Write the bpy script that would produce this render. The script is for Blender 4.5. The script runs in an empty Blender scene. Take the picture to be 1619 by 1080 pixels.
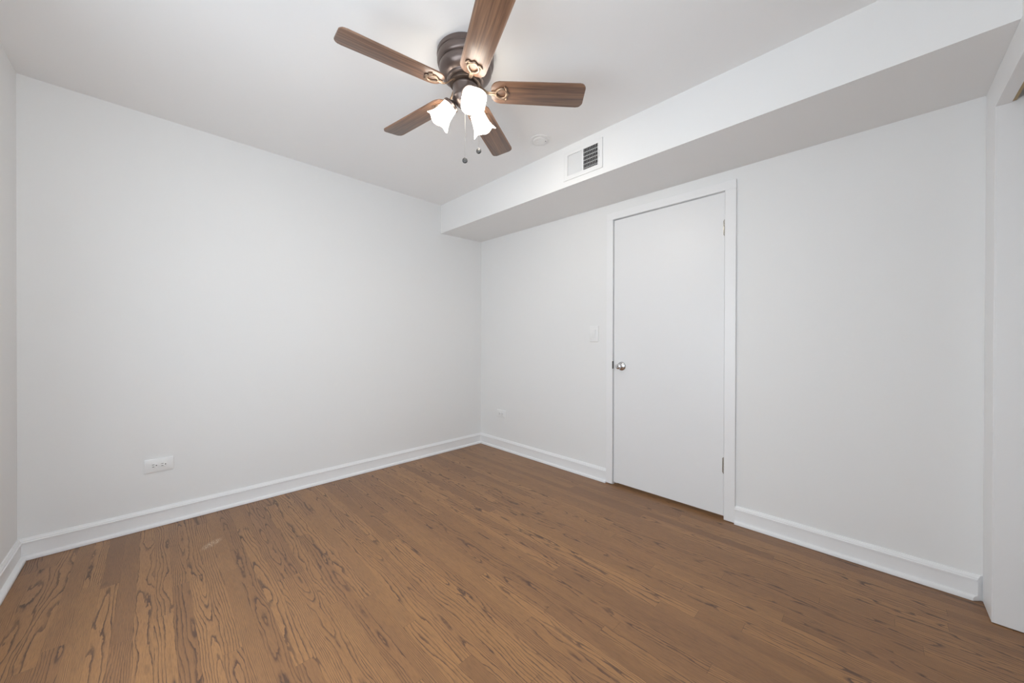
import bpy, bmesh, math, random
from mathutils import Vector, Matrix
PI = math.pi
scene = bpy.context.scene
COL = scene.collection

# ------------------------------------------------------------------ camera
YAW, PITCH, ROLL = math.radians(45.268), math.radians(-0.215), math.radians(0.144)
F = Vector((math.cos(YAW) * math.cos(PITCH), math.sin(YAW) * math.cos(PITCH), math.sin(PITCH)))
RT = Vector((math.sin(YAW), -math.cos(YAW), 0))
UP = RT.cross(F)
R2 = RT * math.cos(ROLL) + UP * math.sin(ROLL)
U2 = -RT * math.sin(ROLL) + UP * math.cos(ROLL)
cam_d = bpy.data.cameras.new('camera')
cam_d.sensor_width = 36
cam_d.lens = 569.23 / 1619 * 36
cam_d.clip_start = 0.02
cam = bpy.data.objects.new('camera', cam_d)
COL.objects.link(cam)
m = Matrix((R2, U2, -F)).transposed().to_4x4()
m.translation = Vector((-2.52366, -3.02777, 1.11745))
cam.matrix_world = m
scene.camera = cam

# ------------------------------------------------------------------ colour management, world
scene.view_settings.view_transform = 'Standard'
scene.view_settings.look = 'None'
scene.view_settings.gamma = 1
scene.view_settings.use_curve_mapping = False
scene.view_settings.exposure = 0.0
world = bpy.data.worlds.new('sky')
scene.world = world
world.use_nodes = True
world.node_tree.nodes['Background'].inputs[0].default_value = (0.85, 0.93, 1.0, 1)
world.node_tree.nodes['Background'].inputs[1].default_value = 0.2
scene.cycles.max_bounces = 16
scene.cycles.diffuse_bounces = 12
scene.cycles.sample_clamp_indirect = 8

# room dimensions (metres): door wall is x = 0, back wall is y = 0
W, L, H = 3.0171, 3.3599, 2.4458
SZ, SD = 2.169, 0.5193            # underside height and depth of the boxed soffit
LAMP_EMIT = 12.0
BULB_EMIT = 440.0
FRONT_FILL_POWER = 23.0
SIDE_FILL_POWER = 37.0
HALL_POWER = 6.0

def area_light(name, loc, direction, sx, sy, power, color):
    d = bpy.data.lights.new(name, 'AREA')
    d.shape = 'RECTANGLE'; d.size = sx; d.size_y = sy; d.energy = power; d.color = color
    o = bpy.data.objects.new(name, d); COL.objects.link(o)
    o.location = loc
    o.rotation_euler = Vector(direction).to_track_quat('-Z', 'Y').to_euler()
    return o
# fill lights added outside two made-up, unseen windows to brighten the room
area_light('added_front_fill', (-2.63, -L - 0.13, 1.5), (0, 1, 0), 0.6, 1.35, FRONT_FILL_POWER, (0.89, 0.985, 1.08))
area_light('added_side_fill', (-W - 0.17, -2.05, 1.125), (1, 0, 0), 1.7, 1.45, SIDE_FILL_POWER, (0.89, 0.985, 1.075))
# ceiling lamp of the hall behind the closed door
hl = bpy.data.lights.new('hall_lamp', 'POINT'); hl.energy = HALL_POWER; hl.shadow_soft_size = 0.1; hl.color = (1, .95, .88)
hlo = bpy.data.objects.new('hall_lamp', hl); COL.objects.link(hlo); hlo.location = (0.75, -1.95, 2.1)

# ------------------------------------------------------------------ materials
def new_mat(name):
    mt = bpy.data.materials.new(name); mt.use_nodes = True
    nt = mt.node_tree
    return mt, nt, nt.nodes['Principled BSDF']

def plain(name, col, rough=0.5, metal=0.0, bump=0.0, bscale=200, spec=0.5, rvar=0.0):
    mt, nt, b = new_mat(name)
    b.inputs['Base Color'].default_value = (*col, 1)
    b.inputs['Roughness'].default_value = rough
    b.inputs['Metallic'].default_value = metal
    b.inputs['Specular IOR Level'].default_value = spec
    if bump or rvar:
        tc = nt.nodes.new('ShaderNodeTexCoord')
        nz = nt.nodes.new('ShaderNodeTexNoise')
        nz.inputs['Scale'].default_value = bscale; nz.inputs['Detail'].default_value = 3
        nt.links.new(tc.outputs['Object'], nz.inputs['Vector'])
        if bump:
            bp = nt.nodes.new('ShaderNodeBump')
            bp.inputs['Strength'].default_value = bump; bp.inputs['Distance'].default_value = 0.001
            nt.links.new(nz.outputs['Fac'], bp.inputs['Height'])
            nt.links.new(bp.outputs['Normal'], b.inputs['Normal'])
        if rvar:
            mr = nt.nodes.new('ShaderNodeMapRange')
            mr.inputs['To Min'].default_value = rough - rvar; mr.inputs['To Max'].default_value = rough + rvar
            nt.links.new(nz.outputs['Fac'], mr.inputs['Value'])
            nt.links.new(mr.outputs['Result'], b.inputs['Roughness'])
    return mt

class NT:
    """small helper for writing node maths"""
    def __init__(s, nt): s.nt = nt
    def lk(s, sock, v):
        if hasattr(v, 'is_output') or isinstance(v, bpy.types.NodeSocket): s.nt.links.new(v, sock)
        else: sock.default_value = v
    def m(s, op, a, b=0.0, c=0.0):
        n = s.nt.nodes.new('ShaderNodeMath'); n.operation = op
        for i, v in enumerate((a, b, c)): s.lk(n.inputs[i], v)
        return n.outputs[0]
    def xyz(s, x, y, z):
        n = s.nt.nodes.new('ShaderNodeCombineXYZ')
        for i, v in enumerate((x, y, z)): s.lk(n.inputs[i], v)
        return n.outputs[0]
    def white(s, vec):
        n = s.nt.nodes.new('ShaderNodeTexWhiteNoise'); n.noise_dimensions = '3D'
        s.nt.links.new(vec, n.inputs['Vector'])
        sp = s.nt.nodes.new('ShaderNodeSeparateColor'); s.nt.links.new(n.outputs['Color'], sp.inputs[0])
        return sp.outputs
    def noise(s, vec, scale=1.0, detail=2.0, rough=0.5, dist=0.0):
        n = s.nt.nodes.new('ShaderNodeTexNoise')
        s.nt.links.new(vec, n.inputs['Vector'])
        n.inputs['Scale'].default_value = scale; n.inputs['Detail'].default_value = detail
        n.inputs['Roughness'].default_value = rough; n.inputs['Distortion'].default_value = dist
        return n.outputs['Fac']
    def ramp(s, fac, stops, interp='LINEAR'):
        n = s.nt.nodes.new('ShaderNodeValToRGB'); cr = n.color_ramp; cr.interpolation = interp
        while len(cr.elements) < len(stops): cr.elements.new(0.5)
        for e, (p, c) in zip(cr.elements, stops):
            e.position = p
            e.color = (*c, 1) if isinstance(c, tuple) else (c, c, c, 1)
        s.lk(n.inputs[0], fac)
        return n.outputs[0]
    def mix(s, fac, a, b, mode='MIX'):
        n = s.nt.nodes.new('ShaderNodeMix'); n.data_type = 'RGBA'; n.blend_type = mode
        s.lk(n.inputs[0], fac)
        for i, v in ((6, a), (7, b)):
            if isinstance(v, tuple): n.inputs[i].default_value = (*v, 1)
            else: s.lk(n.inputs[i], v)
        return n.outputs[2]
    def rng(s, v, a, b, c=0.0, d=1.0):
        n = s.nt.nodes.new('ShaderNodeMapRange')
        s.lk(n.inputs[0], v)
        for i, q in enumerate((a, b, c, d)): n.inputs[i + 1].default_value = q
        return n.outputs[0]

def oak_floor():
    mt, nt, b = new_mat('stained_oak_strip_floor')
    N = NT(nt)
    tc = nt.nodes.new('ShaderNodeTexCoord')
    sp = nt.nodes.new('ShaderNodeSeparateXYZ'); nt.links.new(tc.outputs['Object'], sp.inputs[0])
    x, y = sp.outputs[0], sp.outputs[1]
    PW = 0.0572
    xs = N.m('DIVIDE', N.m('ADD', x, 0.011), PW)
    row = N.m('FLOOR', xs); u = N.m('FRACT', xs)
    rr = N.white(N.xyz(row, 3.7, 1.1))
    ys = N.m('ADD', N.m('DIVIDE', y, 1.25), N.m('MULTIPLY', rr[0], 17.0))
    brd = N.m('FLOOR', ys); v = N.m('FRACT', ys)
    r = N.white(N.xyz(row, brd, 0.5)); q = N.white(N.xyz(row, brd, 7.5))
    # growth rings of a tapering log cut lengthwise: cathedral arches mid-board, close lines beside them
    xl = N.m('ADD', N.m('MULTIPLY', N.m('SUBTRACT', u, 0.5), PW), N.m('MULTIPLY', N.m('SUBTRACT', r[0], 0.5), 0.075))
    d0 = N.m('MULTIPLY_ADD', r[1], 0.040, 0.014)
    rad = N.m('SQRT', N.m('ADD', N.m('MULTIPLY', xl, xl), N.m('MULTIPLY', d0, d0)))
    def fld(fx, fy, k, det=2.0):
        return N.m('SUBTRACT', N.noise(N.xyz(N.m('MULTIPLY_ADD', x, fx, N.m('MULTIPLY', q[0], 31.0)), N.m('MULTIPLY_ADD', y, fy, N.m('MULTIPLY', q[1], 27.0)), N.m('MULTIPLY_ADD', q[2], 19.0, k)), 1.0, det), 0.5)
    rad = N.m('ADD', rad, N.m('MULTIPLY', fld(9.0, 1.6, 0.0), 0.055))
    rad = N.m('ADD', rad, N.m('MULTIPLY', fld(34.0, 6.0, 3.0), 0.010))
    rad = N.m('ADD', rad, N.m('MULTIPLY', fld(190.0, 34.0, 6.0, 3.0), 0.0030))
    rad = N.m('ADD', rad, N.m('MULTIPLY', y, N.m('MULTIPLY_ADD', r[2], 0.024, -0.012)))
    t = N.m('FRACT', N.m('DIVIDE', rad, N.m('MULTIPLY_ADD', q[2], 0.0030, 0.0056)))
    flat = N.ramp(t, [(0.0, 0.0), (0.04, 0.95), (0.14, 1.0), (0.22, 0.55), (0.36, 0.14), (1.0, 0.0)])
    # rift / quarter sawn boards: close straight lines
    wv = N.noise(N.xyz(N.m('MULTIPLY', x, 20.0), N.m('MULTIPLY', y, 1.6), N.m('MULTIPLY', r[1], 33.0)), 1.0, 2.0)
    st = N.m('FRACT', N.m('ADD', N.m('MULTIPLY', x, N.m('MULTIPLY_ADD', q[2], 130.0, 190.0)), N.m('MULTIPLY', wv, 8.0)))
    straight = N.ramp(st, [(0.0, 0.0), (0.12, 0.78), (0.32, 0.55), (0.6, 0.05), (1.0, 0.0)])
    kind = N.m('GREATER_THAN', N.m('FRACT', N.m('MULTIPLY', r[2], 7.3)), 0.33)
    lines = N.mix(kind, straight, flat)
    patch = N.noise(N.xyz(N.m('MULTIPLY', x, 26.0), N.m('MULTIPLY', y, 5.0), r[0]), 1.0, 3.0)
    lines = N.m('MULTIPLY', lines, N.rng(patch, 0.25, 0.60, 0.45, 1.0))
    pores = N.noise(N.xyz(N.m('MULTIPLY', x, 620.0), N.m('MULTIPLY', y, 26.0), r[1]), 1.0, 2.0)
    pores = N.rng(pores, 0.42, 0.66, 0.0, 1.0)
    base = N.mix(N.m('POWER', q[1], 1.3), LIGHT_OAK, DEEP_OAK)
    cloud = N.noise(N.xyz(N.m('MULTIPLY', x, 6.0), N.m('MULTIPLY', y, 2.2), 4.0), 1.0, 3.0)
    base = N.mix(N.rng(cloud, 0.35, 0.75, 0.0, 0.35), base, REDDISH_OAK)
    col = N.mix(N.m('MULTIPLY', lines, 0.96), base, DARK_OAK)
    col = N.mix(N.m('MULTIPLY', pores, 0.34), col, DARK_OAK)
    # dark mineral flecks
    fl = N.noise(N.xyz(N.m('MULTIPLY', x, 17.0), N.m('MULTIPLY', y, 6.5), 9.0), 1.0, 2.0)
    col = N.mix(N.rng(fl, 0.70, 0.80, 0.0, 0.55), col, DARK_OAK)
    # seams between strips and at board ends
    e = N.m('MINIMUM', u, N.m('SUBTRACT', 1.0, u))
    seam = N.rng(e, 0.0, 0.016, 1.0, 0.0)
    ve = N.m('MINIMUM', v, N.m('SUBTRACT', 1.0, v))
    seam2 = N.rng(ve, 0.0, 0.0009, 0.8, 0.0)
    sm = N.m('MAXIMUM', N.m('MULTIPLY', seam, N.m('MULTIPLY_ADD', rr[1], 0.5, 0.1)), seam2)
    col = N.mix(N.m('MULTIPLY', sm, 0.7), col, (0.035, 0.018, 0.010))
    # small pale scuff where the finish was scratched near the back wall
    dx = N.m('SUBTRACT', x, SCUFF[0]); dy = N.m('SUBTRACT', y, SCUFF[1])
    dist = N.m('SQRT', N.m('ADD', N.m('POWER', N.m('MULTIPLY', N.m('ADD', dx, dy), 12.0), 2.0), N.m('POWER', N.m('MULTIPLY', N.m('SUBTRACT', dx, dy), 26.0), 2.0)))
    scn = N.noise(N.xyz(N.m('MULTIPLY', x, 150.0), N.m('MULTIPLY', y, 150.0), 2.0), 1.0, 3.0, 0.6, 1.2)
    sc = N.m('MULTIPLY', N.rng(dist, 0.6, 1.15, 1.0, 0.0), N.rng(scn, 0.50, 0.56, 0.0, 1.0))
    col = N.mix(N.m('MULTIPLY', sc, 0.85), col, (0.55, 0.42, 0.29))
    nt.links.new(col, b.inputs['Base Color'])
    nt.links.new(N.rng(lines, 0.0, 1.0, 0.33, 0.43), b.inputs['Roughness'])
    b.inputs['Specular IOR Level'].default_value = 0.42
    bp = nt.nodes.new('ShaderNodeBump'); bp.inputs['Strength'].default_value = 0.25; bp.inputs['Distance'].default_value = 0.0006
    hgt = N.m('SUBTRACT', 1.0, N.m('ADD', N.m('ADD', N.m('MULTIPLY', lines, 0.4), N.m('MULTIPLY', pores, 0.3)), N.m('MULTIPLY', sm, 1.5)))
    nt.links.new(hgt, bp.inputs['Height']); nt.links.new(bp.outputs['Normal'], b.inputs['Normal'])
    return mt

LIGHT_OAK = (0.385, 0.198, 0.078)
DEEP_OAK = (0.262, 0.130, 0.054)
REDDISH_OAK = (0.308, 0.155, 0.075)
DARK_OAK = (0.082, 0.043, 0.029)
SCUFF = (-2.305, -0.48)

def walnut():
    mt, nt, b = new_mat('walnut_blade')
    N = NT(nt)
    tc = nt.nodes.new('ShaderNodeTexCoord')
    sp = nt.nodes.new('ShaderNodeSeparateXYZ'); nt.links.new(tc.outputs['Object'], sp.inputs[0])
    x, y = sp.outputs[0], sp.outputs[1]
    oi = nt.nodes.new('ShaderNodeObjectInfo')
    rn = N.m('MULTIPLY', oi.outputs['Random'], 40.0)
    a = N.noise(N.xyz(N.m('MULTIPLY', x, 5.0), N.m('MULTIPLY', y, 130.0), rn), 1.0, 4.0, 0.55, 0.4)
    c = N.noise(N.xyz(N.m('MULTIPLY', x, 2.0), N.m('MULTIPLY', y, 40.0), N.m('ADD', rn, 7.0)), 1.0, 2.0)
    f = N.m('MULTIPLY_ADD', a, 0.6, N.m('MULTIPLY', c, 0.4))
    col = N.ramp(f, [(0.30, (0.060, 0.033, 0.023)), (0.46, (0.150, 0.080, 0.050)), (0.60, (0.235, 0.128, 0.076)), (0.75, (0.32, 0.185, 0.11))])
    nt.links.new(col, b.inputs['Base Color'])
    b.inputs['Roughness'].default_value = 0.36
    b.inputs['Specular IOR Level'].default_value = 0.6
    b.inputs['Coat Weight'].default_value = 0.25
    b.inputs['Coat Roughness'].default_value = 0.22
    return mt

M = {}
M['wall'] = plain('wall_paint', (0.772, 0.774, 0.770), 0.62, bump=0.12, bscale=260)
M['soffit'] = plain('soffit_paint', (0.810, 0.810, 0.805), 0.7, bump=0.12, bscale=260)
M['ceiling'] = plain('ceiling_paint', (0.860, 0.860, 0.860), 0.75, bump=0.12, bscale=260)
M['trim'] = plain('trim_paint', (0.805, 0.808, 0.812), 0.36, bump=0.04, bscale=90)
M['door'] = plain('door_paint', (0.765, 0.769, 0.774), 0.40, bump=0.10, bscale=60)
M['floor'] = oak_floor()
M['walnut'] = walnut()
M['bronze'] = plain('oil_rubbed_bronze', (0.165, 0.130, 0.118), 0.30, metal=0.7, rvar=0.05, bscale=30)
M['bracket'] = plain('antique_bronze', (0.30, 0.215, 0.155), 0.36, metal=0.75, rvar=0.08, bscale=60)
M['dark_bronze'] = plain('dark_bronze', (0.085, 0.060, 0.048), 0.42, metal=0.6, rvar=0.05, bscale=60)
M['nickel'] = plain('satin_nickel', (0.44, 0.42, 0.38), 0.30, metal=1.0, rvar=0.05, bscale=80)
M['old_nickel'] = plain('worn_hinge_steel', (0.36, 0.33, 0.29), 0.38, metal=0.9, rvar=0.06, bscale=80)
M['chrome'] = plain('chrome', (0.66, 0.66, 0.67), 0.14, metal=1.0, rvar=0.03, bscale=40)
M['plastic'] = plain('white_plastic', (0.79, 0.79, 0.785), 0.30, bump=0.02, bscale=120)
M['vent'] = plain('vent_enamel', (0.80, 0.80, 0.795), 0.4, bump=0.02, bscale=120)
M['slot'] = plain('dark_slot', (0.03, 0.03, 0.03), 0.6, bump=0.02, bscale=120)
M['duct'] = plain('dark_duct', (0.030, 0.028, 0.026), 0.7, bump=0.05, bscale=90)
M['plywood'] = plain('raw_pine_edge', (0.42, 0.32, 0.18), 0.7, bump=0.2, bscale=70)
M['brass_dark'] = plain('dark_strike_steel', (0.10, 0.095, 0.085), 0.4, metal=0.8, rvar=0.05, bscale=60)
M['chain'] = plain('chain_steel', (0.40, 0.39, 0.37), 0.35, metal=0.9, rvar=0.05, bscale=300)
M['fob'] = plain('dark_pewter', (0.10, 0.10, 0.10), 0.35, metal=0.8, rvar=0.08, bscale=200)

def lit_glass():
    mt, nt, b = new_mat('lit_frosted_glass')
    N = NT(nt)
    b.inputs['Base Color'].default_value = (0.9, 0.88, 0.84, 1)
    b.inputs['Roughness'].default_value = 0.4
    tc = nt.nodes.new('ShaderNodeTexCoord')
    f = N.noise(tc.outputs['Object'], 30.0, 2.0)
    nt.links.new(N.ramp(f, [(0.3, (1.0, 0.91, 0.79)), (0.7, (1.0, 0.93, 0.82))]), b.inputs['Emission Color'])
    b.inputs['Emission Strength'].default_value = LAMP_EMIT
    return mt
M['glass_lit'] = lit_glass()
def bulb_mat():
    mt, nt, b = new_mat('lit_bulb')
    b.inputs['Emission Color'].default_value = (1, 0.93, 0.83, 1)
    b.inputs['Emission Strength'].default_value = BULB_EMIT
    return mt
M['bulb'] = bulb_mat()
def pane_mat():
    mt = bpy.data.materials.new('added_window_glass'); mt.use_nodes = True
    nt = mt.node_tree; nt.nodes.clear()
    o = nt.nodes.new('ShaderNodeOutputMaterial'); t = nt.nodes.new('ShaderNodeBsdfTransparent')
    g = nt.nodes.new('ShaderNodeBsdfGlossy'); g.inputs['Roughness'].default_value = 0.02
    mx = nt.nodes.new('ShaderNodeMixShader'); mx.inputs[0].default_value = 0.07
    nt.links.new(t.outputs[0], mx.inputs[1]); nt.links.new(g.outputs[0], mx.inputs[2]); nt.links.new(mx.outputs[0], o.inputs[0])
    return mt
M['pane'] = pane_mat()

# ------------------------------------------------------------------ mesh helpers
def add_box(bm, x0, x1, y0, y1, z0, z1, bev=0.0, mat=None):
    x0, x1 = min(x0, x1), max(x0, x1); y0, y1 = min(y0, y1), max(y0, y1); z0, z1 = min(z0, z1), max(z0, z1)
    t = bmesh.new()
    bmesh.ops.create_cube(t, size=1.0)
    for v in t.verts:
        v.co = Vector(((v.co.x + .5) * (x1 - x0) + x0, (v.co.y + .5) * (y1 - y0) + y0, (v.co.z + .5) * (z1 - z0) + z0))
    if bev:
        bmesh.ops.bevel(t, geom=t.edges[:], offset=bev, segments=2, affect='EDGES', profile=0.6)
    join(bm, t, mat)

def join(bm, t, mat=None):
    if mat is not None: bmesh.ops.transform(t, matrix=mat, verts=t.verts[:])
    vm = {}
    for v in t.verts: vm[v] = bm.verts.new(v.co)
    for f in t.faces:
        try: bm.faces.new([vm[v] for v in f.verts])
        except ValueError: pass
    t.free()

def add_lathe(bm, prof, n=48, mat=None, wave=None):
    """spin (radius, z) pairs around z; wave(theta, k) scales the radius"""
    t = bmesh.new(); rings = []
    for k, (r, z) in enumerate(prof):
        if r < 1e-6: rings.append([t.verts.new((0, 0, z))]); continue
        ring = []
        for i in range(n):
            a = 2 * PI * i / n
            rr, zz = (r, z) if wave is None else wave(a, k, r, z)
            ring.append(t.verts.new((rr * math.cos(a), rr * math.sin(a), zz)))
        rings.append(ring)
    for A, B in zip(rings, rings[1:]):
        if len(A) == 1 and len(B) == 1: continue
        for i in range(n):
            j = (i + 1) % n
            if len(A) == 1: t.faces.new((A[0], B[i], B[j]))
            elif len(B) == 1: t.faces.new((A[i], B[0], A[j]))
            else: t.faces.new((A[i], B[i], B[j], A[j]))
    join(bm, t, mat)

def add_tube(bm, pts, rad, n=10, closed=False, flat=1.0, mat=None, up=Vector((0, 0, 1))):
    """tube through points; rad is a number or a list; flat squeezes the section along 'up'"""
    t = bmesh.new(); P = [Vector(p) for p in pts]; K = len(P); rings = []
    for i, p in enumerate(P):
        a = P[(i - 1) % K] if (closed or i > 0) else P[i]
        b = P[(i + 1) % K] if (closed or i < K - 1) else P[i]
        d = (b - a).normalized()
        s = d.cross(up)
        if s.length < 1e-4: s = d.cross(Vector((1, 0, 0)))
        s.normalize(); w = s.cross(d)
        r = rad[i] if isinstance(rad, (list, tuple)) else rad
        rings.append([t.verts.new(p + s * (r * math.cos(2 * PI * k / n)) + w * (r * flat * math.sin(2 * PI * k / n))) for k in range(n)])
    for i in range(K if closed else K - 1):
        A, B = rings[i], rings[(i + 1) % K]
        for k in range(n):
            j = (k + 1) % n
            t.faces.new((A[k], A[j], B[j], B[k]))
    if not closed:
        t.faces.new(rings[0][::-1]); t.faces.new(rings[-1])
    join(bm, t, mat)

def add_prism(bm, outline, z0, z1, bev=0.0, mat=None):
    t = bmesh.new()
    lo = [t.verts.new((x, y, z0)) for x, y in outline]; hi = [t.verts.new((x, y, z1)) for x, y in outline]
    n = len(outline)
    t.faces.new(lo[::-1]); t.faces.new(hi)
    for i in range(n): t.faces.new((lo[i], lo[(i + 1) % n], hi[(i + 1) % n], hi[i]))
    if bev:
        ed = [e for e in t.edges if abs(e.verts[0].co.z - e.verts[1].co.z) < 1e-9]
        bmesh.ops.bevel(t, geom=ed, offset=bev, segments=2, affect='EDGES', profile=0.5)
    join(bm, t, mat)

def obj(name, bm, mat, parent=None, loc=(0, 0, 0), rot=None, smooth=35):
    me = bpy.data.meshes.new(name)
    bmesh.ops.recalc_face_normals(bm, faces=bm.faces[:])
    bm.to_mesh(me); bm.free()
    if smooth:
        me.shade_smooth(); me.set_sharp_from_angle(angle=math.radians(smooth))
    me.materials.append(mat)
    o = bpy.data.objects.new(name, me); COL.objects.link(o)
    o.location = loc
    if rot is not None: o.rotation_euler = rot
    if parent is not None: o.parent = parent
    return o

def struct(name, bm, mat, parent=None, label=None, cat=None, smooth=0, **kw):
    o = obj(name, bm, mat, parent, smooth=smooth, **kw)
    if parent is None: o['kind'] = 'structure'
    if label: o['label'] = label
    if cat and parent is None: o['category'] = cat
    return o

def thing(name, label, cat, loc=(0, 0, 0), rot=(0, 0, 0), group=None):
    o = bpy.data.objects.new(name, None); COL.objects.link(o)
    o.location = loc; o.rotation_euler = rot; o.empty_display_size = 0.05
    o['label'] = label; o['category'] = cat
    if group: o['group'] = group
    return o

def rounded(x0, x1, y0, y1, r, n=6):
    """rounded rectangle outline; r = (r at x0, r at x1)"""
    r0, r1 = r if isinstance(r, tuple) else (r, r)
    out = []
    for cx, cy, a0, rr in ((x1 - r1, y1 - r1, 0, r1), (x0 + r0, y1 - r0, PI / 2, r0), (x0 + r0, y0 + r0, PI, r0), (x1 - r1, y0 + r1, 1.5 * PI, r1)):
        for i in range(n + 1):
            a = a0 + PI / 2 * i / n
            out.append((cx + rr * math.cos(a), cy + rr * math.sin(a)))
    return out

# ------------------------------------------------------------------ room shell
T = 0.115
bm = bmesh.new(); add_box(bm, -W - .15, 1.35, -4.2, .15, -.08, 0)
struct('floor', bm, M['floor'], label='brown stained oak strip floor', cat='floor')
bm = bmesh.new(); add_box(bm, -W - .15, 0.0 + T, -4.2, .15, H, H + .1)
struct('ceiling', bm, M['ceiling'], label='flat white painted ceiling', cat='ceiling')
bm = bmesh.new(); add_box(bm, -W - .15, T, 0, .15, 0, H)
struct('wall_back', bm, M['wall'], label='blank off-white wall facing the camera on the left', cat='wall')
# left wall; unseen window opening added beside the camera for the side fill
WY0, WY1, WZ0, WZ1 = -1.15, -2.95, .35, 1.90
bm = bmesh.new()
add_box(bm, -W - .15, -W, 0, WY0, 0, H); add_box(bm, -W - .15, -W, WY1, -4.2, 0, H)
add_box(bm, -W - .15, -W, WY0, WY1, 0, WZ0); add_box(bm, -W - .15, -W, WY0, WY1, WZ1, H)
struct('wall_left', bm, M['wall'], label='off-white side wall at the left edge', cat='wall')
bm = bmesh.new()
for a, b_, c, d in ((WY0, WY0 - .05, WZ0, WZ1), (WY1 + .05, WY1, WZ0, WZ1), (WY0, WY1, WZ0, WZ0 + .05), (WY0, WY1, WZ1 - .05, WZ1), (WY0 - .05, WY1 + .05, 1.10, 1.14)):
    add_box(bm, -W - .11, -W - .05, a, b_, c, d, .004)
win = struct('added_window_left', bm, M['trim'], label='white framed sash window added out of view in the left wall for fill light', cat='window')
bm = bmesh.new(); add_box(bm, -W - .082, -W - .078, WY0 - .05, WY1 + .05, WZ0 + .05, WZ1 - .05)
struct('added_window_pane', bm, M['pane'], win)
# door wall, opening for the door
OY0, OY1, OZ = -1.580, -2.385, 2.066
bm = bmesh.new()
add_box(bm, 0, T, 0, OY0, 0, H); add_box(bm, 0, T, OY1, -4.2, 0, H); add_box(bm, 0, T, OY0, OY1, OZ, H)
struct('wall_right', bm, M['wall'], label='off-white wall that holds the door', cat='wall')
# front wall: short return beside the door wall, header over the closet opening
JX, JZ = -0.1666, 2.0432
FY0, FY1 = -L, -L - T
SL0, SL1 = -L - .036, -L - .085          # slot for the sliding door track
bm = bmesh.new()
add_box(bm, JX + .012, 0, FY0, FY1, 0, H)
add_box(bm, JX + .012, -2.25, FY0, SL0, JZ + .014, H); add_box(bm, JX + .012, -2.25, SL1, FY1, JZ + .014, H)
add_box(bm, JX + .012, -2.25, SL0, SL1, JZ + .09, H)
FX0, FX1, FZ0, FZ1 = -2.95, -2.31, .80, 2.20  # made-up window opening behind the camera, added to admit the front fill
add_box(bm, -2.25, FX1, FY0, FY1, 0, H); add_box(bm, FX0, -W, FY0, FY1, 0, H)
add_box(bm, FX1, FX0, FY0, FY1, 0, FZ0); add_box(bm, FX1, FX0, FY0, FY1, FZ1, H)
struct('wall_front', bm, M['wall'], label='narrow off-white wall return at the right edge', cat='wall')
bm = bmesh.new(); add_box(bm, -W, 0, -4.20, -4.10, 0, H); add_box(bm, -2.30, -2.25, -4.10, FY1, 0, H)
struct('wall_closet', bm, M['wall'], label='closet walls behind the camera', cat='wall')
bm = bmesh.new()
for a, b_, c, d in ((FX0, FX0 + .04, FZ0, FZ1), (FX1 - .04, FX1, FZ0, FZ1), (FX0, FX1, FZ0, FZ0 + .04), (FX0, FX1, FZ1 - .04, FZ1), (FX0 + .04, FX1 - .04, 1.48, 1.515)):
    add_box(bm, a, b_, FY0 - .085, FY0 - .035, c, d, .004)
win = struct('added_window_front', bm, M['trim'], label='narrow white framed sash window added unseen behind the camera for fill light', cat='window')
bm = bmesh.new(); add_box(bm, FX0 + .04, FX1 - .04, FY0 - .062, FY0 - .058, FZ0 + .04, FZ1 - .04)
struct('added_window_pane', bm, M['pane'], win)
bm = bmesh.new()
add_box(bm, 1.25, 1.35, -2.95, -0.95, 0, H); add_box(bm, T, 1.35, -.95, -.85, 0, H); add_box(bm, T, 1.35, -3.05, -2.95, 0, H); add_box(bm, T, 1.35, -3.05, -.85, H, H + .1)
struct('wall_hall', bm, M['wall'], label='hall walls behind the door', cat='wall')
# soffit (boxed duct) with the vent opening left out
VY0, VY1, VZ0, VZ1 = -1.537, -1.787, 2.230, 2.382
bm = bmesh.new()
add_box(bm, -SD, 0, 0, VY0, SZ, H); add_box(bm, -SD, 0, VY1, -L, SZ, H)
add_box(bm, -SD, 0, VY0, VY1, SZ, VZ0); add_box(bm, -SD, 0, VY0, VY1, VZ1, H); add_box(bm, -SD + .12, 0, VY0, VY1, VZ0, VZ1)
for v in bm.verts:
    if v.co.x > -.01 and abs(v.co.z - SZ) < 1e-4: v.co.z += .017 * (1 + v.co.y / L) - .002
struct('wall_soffit', bm, M['soffit'], label='long boxed soffit under the ceiling above the door', cat='soffit')

# baseboards --------------------------------------------------------
BP = [(0, .0015), (.0275, .0015), (.0275, .011), (.0255, .0165), (.021, .0205), (.0135, .0225), (.013, .082), (.0165, .0835), (.0170, .0905), (.0130, .0935), (.0125, .098), (.0075, .1045), (.006, .1088), (0, .1088)]
def base_run(name, p, q, inward, m0, m1, label, shoe=1.0, extra=()):
    """baseboard from p to q (floor points on the wall face), mitres m0, m1 in {-1,0,1}"""
    bm = bmesh.new()
    p, q, n = Vector((*p, 0)), Vector((*q, 0)), Vector((*inward, 0))
    d = (q - p).normalized()
    A, B = [], []
    for t, z in BP:
        if t > .018: t = .018 + (t - .018) * shoe
        A.append(bm.verts.new(p + n * t + d * (t * m0) + Vector((0, 0, z))))
        B.append(bm.verts.new(q + n * t - d * (t * m1) + Vector((0, 0, z))))
    k = len(BP)
    for i in range(k): bm.faces.new((A[i], A[(i + 1) % k], B[(i + 1) % k], B[i]))
    bm.faces.new(A[::-1]); bm.faces.new(B)
    return struct(name, bm, M['trim'], label=label, cat='baseboard', smooth=25)
base_run('baseboard_back', (-W, 0), (0, 0), (0, -1), 1, 1, 'white baseboard along the back wall')
base_run('baseboard_left', (-W, 0), (-W, -L), (1, 0), 1, 1, 'white baseboard along the left wall', 1.5)
base_run('baseboard_right', (0, 0), (0, -1.5455), (-1, 0), 1, 0, 'white baseboard between back corner and door')
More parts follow.
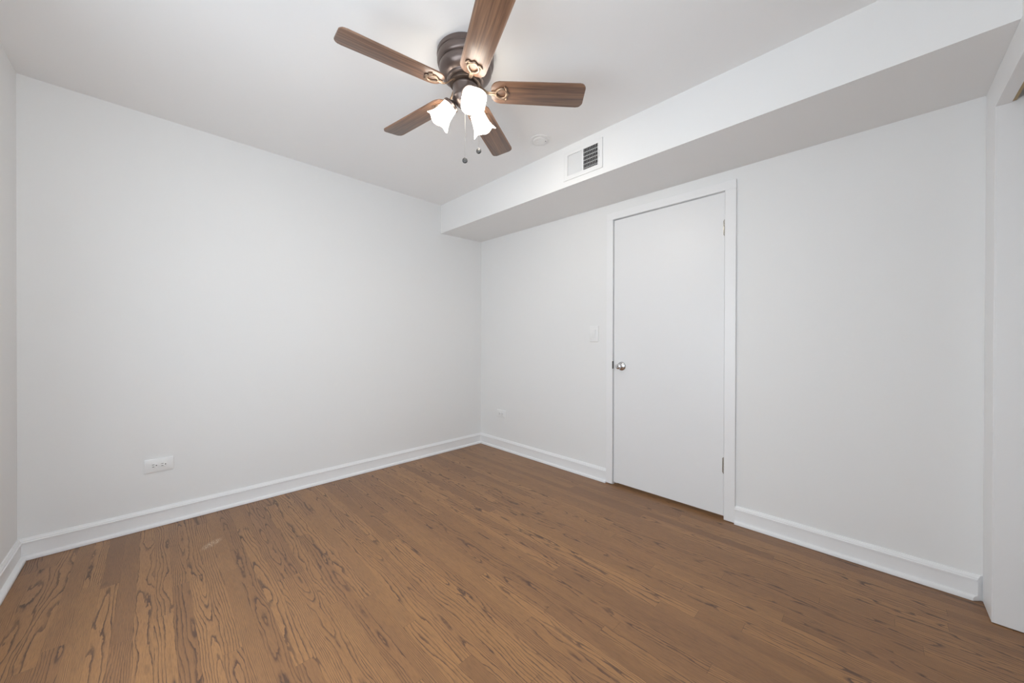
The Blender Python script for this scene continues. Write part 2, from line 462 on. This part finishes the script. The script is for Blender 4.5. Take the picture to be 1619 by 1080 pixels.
base_run('baseboard_right_far', (0, -2.4283), (0, -L + .004), (-1, 0), 0, 1, 'white baseboard right of the door')

# door casing, jamb, stop -------------------------------------------
bm = bmesh.new()
CI0, CI1, CO0, CO1, CT0, CT1, CX = -1.598, -2.3675, -1.5450, -2.4285, 2.0495, 2.1035, -.0145
def casing_profile(bm, a, b_, z0, z1): add_box(bm, 0, CX, a, b_, z0, z1, .0022)
casing_profile(bm, CO0, CI0, .006, CT0); casing_profile(bm, CI1, CO1, .004, CT0); casing_profile(bm, CO0, CO1, CT0, CT1)
add_box(bm, .0, T, OY0, -1.5985, 0.002, OZ); add_box(bm, .0, T, -2.3665, OY1, 0.002, OZ); add_box(bm, .0, T, -1.5985, -2.3665, 2.0485, OZ)
add_box(bm, .038, .075, -1.5985, -1.611, .002, 2.0485); add_box(bm, .038, .075, -2.354, -2.3665, .002, 2.0485); add_box(bm, .038, .075, -1.5985, -2.3665, 2.036, 2.0485)
trim = struct('trim_1', bm, M['trim'], label='white painted door casing and jamb', cat='door frame')
bm = bmesh.new(); add_box(bm, -.0195, -.0005, -1.5985, -1.6000, .899, .957, .0006)
struct('strike_plate', bm, M['brass_dark'], trim)

# door --------------------------------------------------------------
bm = bmesh.new(); add_box(bm, 0.0005, .0355, -1.6025, -2.3632, .0215, 2.0455, .0012)
for v in bm.verts:
    if v.co.z > 2.0 and v.co.y > -2: v.co.z -= .0028
door = struct('door_1', bm, M['door'], label='flat white slab door, closed', cat='door')
def along_minus_x(x, y, z): return Matrix.Translation((x, y, z)) @ Matrix.Rotation(-PI / 2, 4, 'Y')
KY, KZ = -1.668, .921
bm = bmesh.new()
add_lathe(bm, [(0, 0), (.033, 0), (.0335, .003), (.031, .007), (.022, .011), (.015, .0135), (.0115, .016), (.0105, .024), (.0120, .028), (.0170, .033), (.0195, .040), (.0200, .050), (.0190, .0575), (.0150, .0605), (.0085, .061), (.008, .0635), (0, .064)], 40, along_minus_x(0.0005, KY, KZ))
knob = struct('door_knob', bm, M['chrome'], door, label='small chrome door knob', smooth=40)
bm = bmesh.new(); add_box(bm, -.0645, -.0632, KY - .0012, KY + .0012, KZ - .0045, KZ + .0045)
struct('key_slot', bm, M['slot'], knob)
def hinge(z0, z1, mat, label):
    bm = bmesh.new(); y = -2.3655; n = 5; hh = (z1 - z0) / n
    for k in range(n):
        add_lathe(bm, [(0, z0 + k * hh + .0004), (.0058, z0 + k * hh + .0006), (.0062, z0 + k * hh + .0012), (.0062, z0 + (k + 1) * hh - .0012), (.0058, z0 + (k + 1) * hh - .0006), (0, z0 + (k + 1) * hh - .0004)], 16, Matrix.Translation((-.0062, y, 0)))
    add_lathe(bm, [(0, z1), (.004, z1), (.0045, z1 + .003), (.0025, z1 + .006), (0, z1 + .0065)], 14, Matrix.Translation((-.0062, y, 0)))
    add_lathe(bm, [(0, z0 - .0065), (.0025, z0 - .006), (.0045, z0 - .003), (.004, z0), (0, z0)], 14, Matrix.Translation((-.0062, y, 0)))
    add_box(bm, -.0012, .0006, y + .0005, y + .010, z0, z1, .0004)
    return struct('hinge', bm, mat, door, label=label, smooth=40)
hinge(1.777, 1.867, M['nickel'], 'satin nickel hinge at the top of the door')
hinge(.293, .384, M['old_nickel'], 'darker worn steel hinge near the foot of the door')

# closet opening trim ------------------------------------------------
bm = bmesh.new()
add_box(bm, JX, JX + .012, FY0 - .0015, FY1, .003, JZ + .014, .0015)
add_box(bm, JX + .012, JX - 2.08, FY0 - .0015, SL0, JZ, JZ + .014, .0015)
add_box(bm, JX, JX - 2.08, SL1, FY1, JZ, JZ + .014, .0015)
add_box(bm, JX, -.004, FY0 + .0035, FY0 - .002, .003, SZ - .002, .0012)
add_box(bm, JX, JX - 2.08, FY0 + .0035, FY0 - .002, JZ, SZ - .002, .0012)
t2 = struct('trim_2', bm, M['trim'], label='white jamb and header of the opening at the right edge', cat='door frame')
bm = bmesh.new(); add_box(bm, JX - .006, JX - 2.06, SL0, SL0 - .010, JZ + .002, JZ + .088, .0008)
struct('track_edge', bm, M['plywood'], t2, label='raw wood edge of the sliding door track')
bm = bmesh.new(); add_box(bm, JX - .006, JX - 2.06, SL0 - .010, SL1, JZ + .05, JZ + .088)
struct('track_recess', bm, M['duct'], t2, label='dark slot of the sliding door track')

# ------------------------------------------------------------------ ceiling fan
FC = Vector((-1.4945, -1.6773, H))
fan = thing('ceiling_fan', 'bronze flush-mount ceiling fan with five walnut blades and three lit glass shades', 'ceiling fan', FC)
bm = bmesh.new()
add_lathe(bm, [(0, 0), (.128, 0), (.131, -.004), (.132, -.014), (.1315, -.022), (.128, -.0245), (.1275, -.0265), (.1305, -.031), (.1310, -.043), (.1285, -.054), (.1235, -.0605),
               (.1190, -.0625), (.1205, -.0655), (.1215, -.074), (.1195, -.087), (.1135, -.098), (.1030, -.107), (.0930, -.1125), (.0860, -.1155), (.0845, -.118), (.0855, -.121), (.083, -.126), (.074, -.1285), (0, -.1285)], 72)
obj('motor_housing', bm, M['bronze'], fan, smooth=30)
bm = bmesh.new()   # flywheel that carries the blade irons
add_lathe(bm, [(0, -.1285), (.071, -.1285), (.0735, -.131), (.0735, -.141), (.071, -.1435), (.060, -.146), (0, -.146)], 56)
obj('flywheel', bm, M['dark_bronze'], fan, smooth=30)
bm = bmesh.new()   # switch housing under the motor
add_lathe(bm, [(0, -.146), (.0550, -.146), (.0590, -.150), (.0600, -.157), (.0575, -.162), (.0570, -.192), (.0585, -.196), (.0600, -.202), (.0585, -.209), (.052, -.2150), (.0500, -.2200), (.044, -.2290), (.030, -.2370), (.014, -.2405), (.011, -.246), (.0125, -.251), (.009, -.257), (0, -.259)], 56)
obj('switch_housing', bm, M['bronze'], fan, smooth=30)

ZR, ZT, RR, RTIP = -.1713, -.1822, .120, .5500
PITCHB = math.radians(12)
def blade_mesh():
    bm = bmesh.new()
    out = []
    base = rounded(0, RTIP - RR, -.0625, .0625, (.040, .024), 8)
    for x, y in base:
        k = x / (RTIP - RR)
        y *= (.90 + .10 * min(1, k * 1.6))
        if x > .40: x += .006 * (1 - (y / .0625) ** 2)
        out.append((x, y))
    add_prism(bm, out, -.0030, .0030, .0012)
    return bm
def bracket_mesh():
    """arm from the flywheel to an open stirrup ring with a scalloped bar, under the blade (local x = outwards)"""
    bm = bmesh.new()
    zb = -.0068
    pts = [(-.062, 0, .030), (-.050, 0, .0255), (-.036, 0, .012), (-.022, 0, -.001), (-.008, 0, zb), (.010, 0, zb), (.024, 0, zb)]
    add_tube(bm, pts, [.0095, .0085, .0075, .0075, .0085, .011, .010], 12, flat=.45)
    ring = []
    for i in range(36):
        a = 2 * PI * i / 36
        rx, ry = .0235, .0245
        if math.cos(a) < 0: rx = .029; ry = .0245 * (1 - .28 * abs(math.cos(a)) ** 1.5)
        ring.append((.048 + rx * math.cos(a), ry * math.sin(a), zb))
    add_tube(bm, ring, .0056, 10, closed=True, flat=.75)
    # scalloped outer bar
    bar = []; rad = []
    for i in range(25):
        s = -1 + 2 * i / 24
        bar.append((.0735 - .010 * s * s + .0026 * math.cos(s * 2.5 * PI), .0345 * s, zb))
        rad.append(.0062 - .0030 * abs(s) ** 2 + .0010 * math.cos(s * 2.5 * PI))
    add_tube(bm, bar, rad, 10, flat=.7)
    for s in (-1, 1): add_lathe(bm, [(0, -.0045), (.0035, -.003), (.0045, 0), (.0035, .003), (0, .0045)], 14, Matrix.Translation((.0635, s * .0345, zb)))
    return bm
def screws_mesh():
    bm = bmesh.new()
    for x, y in ((.0735, 0), (.060, .023), (.060, -.023)):
        add_lathe(bm, [(0, -.0040), (.0022, -.0036), (.0036, -.0018), (.0038, 0), (0, 0)], 14, Matrix.Translation((x, y, -.0105)))
    return bm
blade0 = None
droop = math.atan2(ZT - ZR, RTIP - RR)
for k, az in enumerate((244.2, 316.2, 28.2, 100.2, 172.2)):
    a = math.radians(az)
    mtx = Matrix.Translation((RR * math.cos(a), RR * math.sin(a), ZR)) @ Matrix.Rotation(a, 4, 'Z') @ Matrix.Rotation(-droop, 4, 'Y') @ Matrix.Rotation(-PITCHB, 4, 'X')
    if k == 0:
        blade0 = obj('blade', blade_mesh(), M['walnut'], fan)
        br0 = obj('blade_bracket', bracket_mesh(), M['bracket'], blade0, smooth=40)
        b, c = blade0, br0
    else:
        b = blade0.copy(); COL.objects.link(b); b.parent = fan
        c = br0.copy(); COL.objects.link(c); c.parent = b
    b.matrix_local = mtx

# three lamps
def shade_mesh():
    bm = bmesh.new()
    outer = [(.0190, .000), (.0290, .002), (.0335, .007), (.0350, .018), (.0365, .034), (.0385, .050), (.0420, .066), (.0475, .080), (.0535, .091), (.0570, .097)]
    inner = [(r - .0035, z - .001) for r, z in outer[::-1][:-1]]
    prof = outer + [(.0560, .0985)] + inner
    zmax = .097
    def wave(a, k, r, z):
        w = max(0, (z - .03) / (zmax - .03)) ** 2.2
        s = math.cos(4 * a)
        return r * (1 + .055 * w * s), z + .005 * w * s
    add_lathe(bm, prof, 64, wave=wave)
    return bm
arm0 = None
SHADE_TILT = math.radians(41)
for k, az in enumerate((248, 8, 128)):
    a = math.radians(az)
    if k == 0:
        bm = bmesh.new()      # local frame: origin on the fan axis, x outwards
        pts = []
        for i in range(9):
            s = i / 8
            pts.append((.038 + .030 * s, 0, -.196 - .020 * s - .010 * s * s))
        add_tube(bm, pts, [.0085, .0082, .008, .0078, .0078, .008, .0085, .009, .010], 14, up=Vector((0, 1, 0)))
        sm = Matrix.Translation((.0610, 0, -.2160)) @ Matrix.Rotation(PI - SHADE_TILT, 4, 'Y')
        add_lathe(bm, [(0, -.004), (.012, -.004), (.020, .000), (.0260, .004), (.0355, .0085), (.0385, .012), (.0390, .0225), (.0365, .0235), (.0360, .013), (0, .011)], 36, sm)
        arm0 = obj('lamp_arm', bm, M['bronze'], fan, smooth=35)
        gm = Matrix.Translation((.0610, 0, -.2160)) @ Matrix.Rotation(PI - SHADE_TILT, 4, 'Y') @ Matrix.Translation((0, 0, .012)) @ Matrix.Rotation(PI / 4, 4, 'Z')
        sh0 = obj('lamp_shade', shade_mesh(), M['glass_lit'], arm0, smooth=60); sh0.matrix_local = gm
        bm = bmesh.new()
        add_lathe(bm, [(0, .010), (.012, .010), (.0125, .026), (.017, .036), (.0235, .050), (.0255, .060), (.0225, .072), (.014, .0805), (0, .0835)], 32)
        bu0 = obj('bulb', bm, M['bulb'], arm0, smooth=60); bu0.matrix_local = gm
        A = arm0
        sh0['label'] = 'lit white glass bell shade'
    else:
        A = arm0.copy(); COL.objects.link(A); A.parent = fan
        s = sh0.copy(); COL.objects.link(s); s.parent = A
        u_ = bu0.copy(); COL.objects.link(u_); u_.parent = A
    A.rotation_euler = (0, 0, a)

# two pull chains with round fobs
def pull(dx, dy, z_end, lab, face):
    bm = bmesh.new()
    r = math.hypot(dx, dy); ux, uy = dx / r, dy / r
    add_tube(bm, [(ux * .052, uy * .052, -.186), (ux * (r - .002), uy * (r - .002), -.187), (dx, dy, -.194), (dx, dy, z_end + .011)], .0007, 6, up=Vector((uy, -ux, .01)))
    z = -.2
    while z > z_end + .012:
        add_lathe(bm, [(0, -.0011), (.0011, 0), (0, .0011)], 6, Matrix.Translation((dx, dy, z))); z -= .0042
    ch = obj('pull_chain', bm, M['chain'], fan, smooth=60)
    bm = bmesh.new()
    mt = Matrix.Translation((dx, dy, z_end)) @ Matrix.Rotation(face, 4, 'Z') @ Matrix.Rotation(PI / 2, 4, 'X')
    add_lathe(bm, [(0, -.0050), (.0040, -.0050), (.0060, -.0042), (.0070, -.0050), (.0100, -.0046), (.0118, -.002), (.0118, .002), (.0100, .0046), (.0070, .0050), (.0060, .0042), (.0040, .0050), (0, .0050)], 28, mt)
    add_lathe(bm, [(0, .0085), (.0022, .0100), (.0025, .0125), (.0015, .0150), (0, .0155)], 14, Matrix.Translation((dx, dy, z_end)))
    f = obj('chain_fob', bm, M['fob'], ch, smooth=40); f['label'] = lab
pull(-.0355, -.0425, -.5180, 'dark pewter fob on the longer pull chain', math.radians(-40))
pull(.0280, -.0630, -.4595, 'pewter fob on the shorter pull chain', math.radians(-52))

# ------------------------------------------------------------------ smoke detector
sd = thing('smoke_detector', 'round flat white smoke detector on the ceiling beside the vent', 'smoke detector', (-.7100, -1.4550, H))
bm = bmesh.new()
add_lathe(bm, [(0, 0), (.066, 0), (.0665, -.002), (.064, -.0055), (.058, -.0075), (.0505, -.0085), (.0490, -.0065), (.0475, -.0065), (.0460, -.0095), (.0445, -.012), (.040, -.0140), (.024, -.0150), (0, -.0152)], 56)
obj('body', bm, M['plastic'], sd, smooth=30)
bm = bmesh.new(); add_lathe(bm, [(0, -.0172), (.012, -.0172), (.0135, -.0160), (.0138, -.0148), (0, -.0148)], 28, Matrix.Translation((-.010, .006, 0)))
obj('test_button', bm, M['plastic'], sd, smooth=30)
bm = bmesh.new(); add_lathe(bm, [(0, -.0150), (.0028, -.0150), (.0030, -.0128), (0, -.0125)], 14, Matrix.Translation((.018, -.034, 0)))
obj('indicator_light', bm, M['slot'], sd, smooth=30)

# ------------------------------------------------------------------ air vent in the soffit
vy, vz = -1.662, 2.304
vent = thing('air_vent', 'white metal air register with louvres on the soffit face', 'air vent', (-SD, vy, vz))
# local frame: x outwards = -world x
def vb(bm, d0, d1, y0, y1, z0, z1, bev=0.0): add_box(bm, -d0, -d1, y0 - vy, y1 - vy, z0 - vz, z1 - vz, bev)
bm = bmesh.new()
PY0, PY1, PZ0, PZ1 = -1.510, -1.814, 2.2085, 2.3985
GY0, GM0, GM1, GY1, GZ0, GZ1 = -1.545, -1.6620, -1.6700, -1.781, 2.2370, 2.3755
for a, b_, c, d in ((PY0, GY0, PZ0, PZ1), (GY1, PY1, PZ0, PZ1), (GY0, GY1, PZ0, GZ0), (GY0, GY1, GZ1, PZ1)):
    vb(bm, 0, .0045, a, b_, c, d)
vb(bm, 0.0005, .0044, GM0, GM1, GZ0, GZ1)
# bevelled rim
for a, b_, c, d in ((PY0, PY0 - .006, PZ0, PZ1), (PY1 + .006, PY1, PZ0, PZ1), (PY0, PY1, PZ0, PZ0 + .006), (PY0, PY1, PZ1 - .006, PZ1)):
    vb(bm, .0, .0058, a, b_, c, d, .002)
obj('face_plate', bm, M['vent'], vent)
bm = bmesh.new()   # fixed louvres, one object per bank: the bank is one stamped sheet
for i in range(9):
    y = GY0 - .0065 - i * (GY0 - GM0 - .011) / 8
    t = bmesh.new(); add_box(t, -.0005, .0005, -.0060, .0060, GZ0 - vz, GZ1 - vz)
    join(bm, t, Matrix.Translation((.0005, y - vy, 0)) @ Matrix.Rotation(math.radians(43), 4, 'Z'))
obj('louvre_bank', bm, M['vent'], vent)
bm = bmesh.new()
for i in range(9):
    y = GM1 - .0062 - i * (GM1 - GY1 - .0124) / 8
    t = bmesh.new(); add_box(t, -.0006, .0006, -.0068, .0068, GZ0 - vz, GZ1 - vz)
    join(bm, t, Matrix.Translation((.0005, y - vy, 0)) @ Matrix.Rotation(math.radians(-52.5), 4, 'Z'))
obj('louvre_bank', bm, M['vent'], vent)
bm = bmesh.new()   # horizontal bars behind
for i in range(5):
    z = GZ0 + .018 + i * (GZ1 - GZ0 - .036) / 4
    vb(bm, -.014, -.0075, GY0, GY1, z - .0012, z + .0012)
obj('rear_bar', bm, M['vent'], vent)
bm = bmesh.new(); vb(bm, .0044, .012, -1.789, -1.7915, 2.283, 2.325, .0008)
obj('damper_lever', bm, M['vent'], vent)
bm = bmesh.new()
vb(bm, -.117, -.116, VY0 - .001, VY1 + .001, VZ0 + .001, VZ1 - .001)
for a, b_, c, d in ((VY0 - .0005, VY0 - .0015, VZ0 + .0005, VZ1 - .0005), (VY1 + .0015, VY1 + .0005, VZ0 + .0005, VZ1 - .0005), (VY0, VY1, VZ0 + .0005, VZ0 + .0015), (VY0, VY1, VZ1 - .0015, VZ1 - .0005)):
    vb(bm, -.116, -.001, a, b_, c, d)
obj('duct_box', bm, M['duct'], vent)

# ------------------------------------------------------------------ light switch
sw = thing('light_switch', 'white rocker light switch on the wall left of the door', 'light switch', (0, -1.4275, 1.1705))
bm = bmesh.new(); o = rounded(-.040, .040, -.0645, .0645, .004, 4)
WALLX = Matrix(((0, 0, -1, 0), (1, 0, 0, 0), (0, 1, 0, 0), (0, 0, 0, 1)))   # local (x,y,z) -> world (-z, x, y): plates on the door wall
add_prism(bm, o, 0, .0072, .0018, WALLX)
obj('cover_plate', bm, M['plastic'], sw)
bm = bmesh.new()
add_prism(bm, rounded(-.0190, .0190, -.0355, .0355, .002, 3), .0070, .0084, .0006, WALLX)
obj('rocker_frame', bm, M['plastic'], sw)
bm = bmesh.new()
t = bmesh.new(); add_prism(t, rounded(-.0160, .0160, -.0325, .0325, .0015, 3), .004, .0112, .0008)
for v in t.verts:
    if v.co.z > .008: v.co.z += .0022 * (v.co.y / .0325)
join(bm, t, WALLX)
obj('rocker', bm, M['plastic'], sw)

# ------------------------------------------------------------------ outlets
def outlet(label, loc, rotz):
    """horizontal duplex receptacle; local frame x along the wall, y up, z out of the wall"""
    root = thing('wall_outlet', label, 'outlet', loc, (PI / 2, 0, rotz), 'power outlets low on the walls')
    bm = bmesh.new(); add_prism(bm, rounded(-.0630, .0630, -.0395, .0395, .004, 4), 0, .0066, .0016)
    obj('cover_plate', bm, M['plastic'], root)
    for cx in (-.0195, .0195):
        bm = bmesh.new()
        pts = []
        for i in range(28):
            a = 2 * PI * i / 28
            pts.append((cx + max(-.0142, min(.0142, .0172 * math.cos(a))), .0172 * math.sin(a)))
        add_prism(bm, pts, .0055, .0078, .0006)
        rc = obj('receptacle', bm, M['plastic'], root)
        bm = bmesh.new()
        for yy, ln in ((.0062, .0100), (-.0062, .0086)): add_box(bm, cx - .0060 - ln / 2, cx - .0060 + ln / 2, yy - .0014, yy + .0014, .0070, .0081)
        add_lathe(bm, [(0, .0081), (.0029, .0081), (.0029, .0070), (0, .0070)], 14, Matrix.Translation((cx + .0075, 0, 0)))
        obj('slots', bm, M['slot'], rc)
    bm = bmesh.new(); add_lathe(bm, [(0, .0072), (.0022, .0070), (.0030, .0060), (0, .0058)], 14)
    obj('screw', bm, M['plastic'], root)
    return root
outlet('white outlet low on the long back wall', (-2.5075, 0, .3635), 0)
outlet('white outlet low on the wall between back corner and door', (0, -.3300, .3620), -PI / 2)
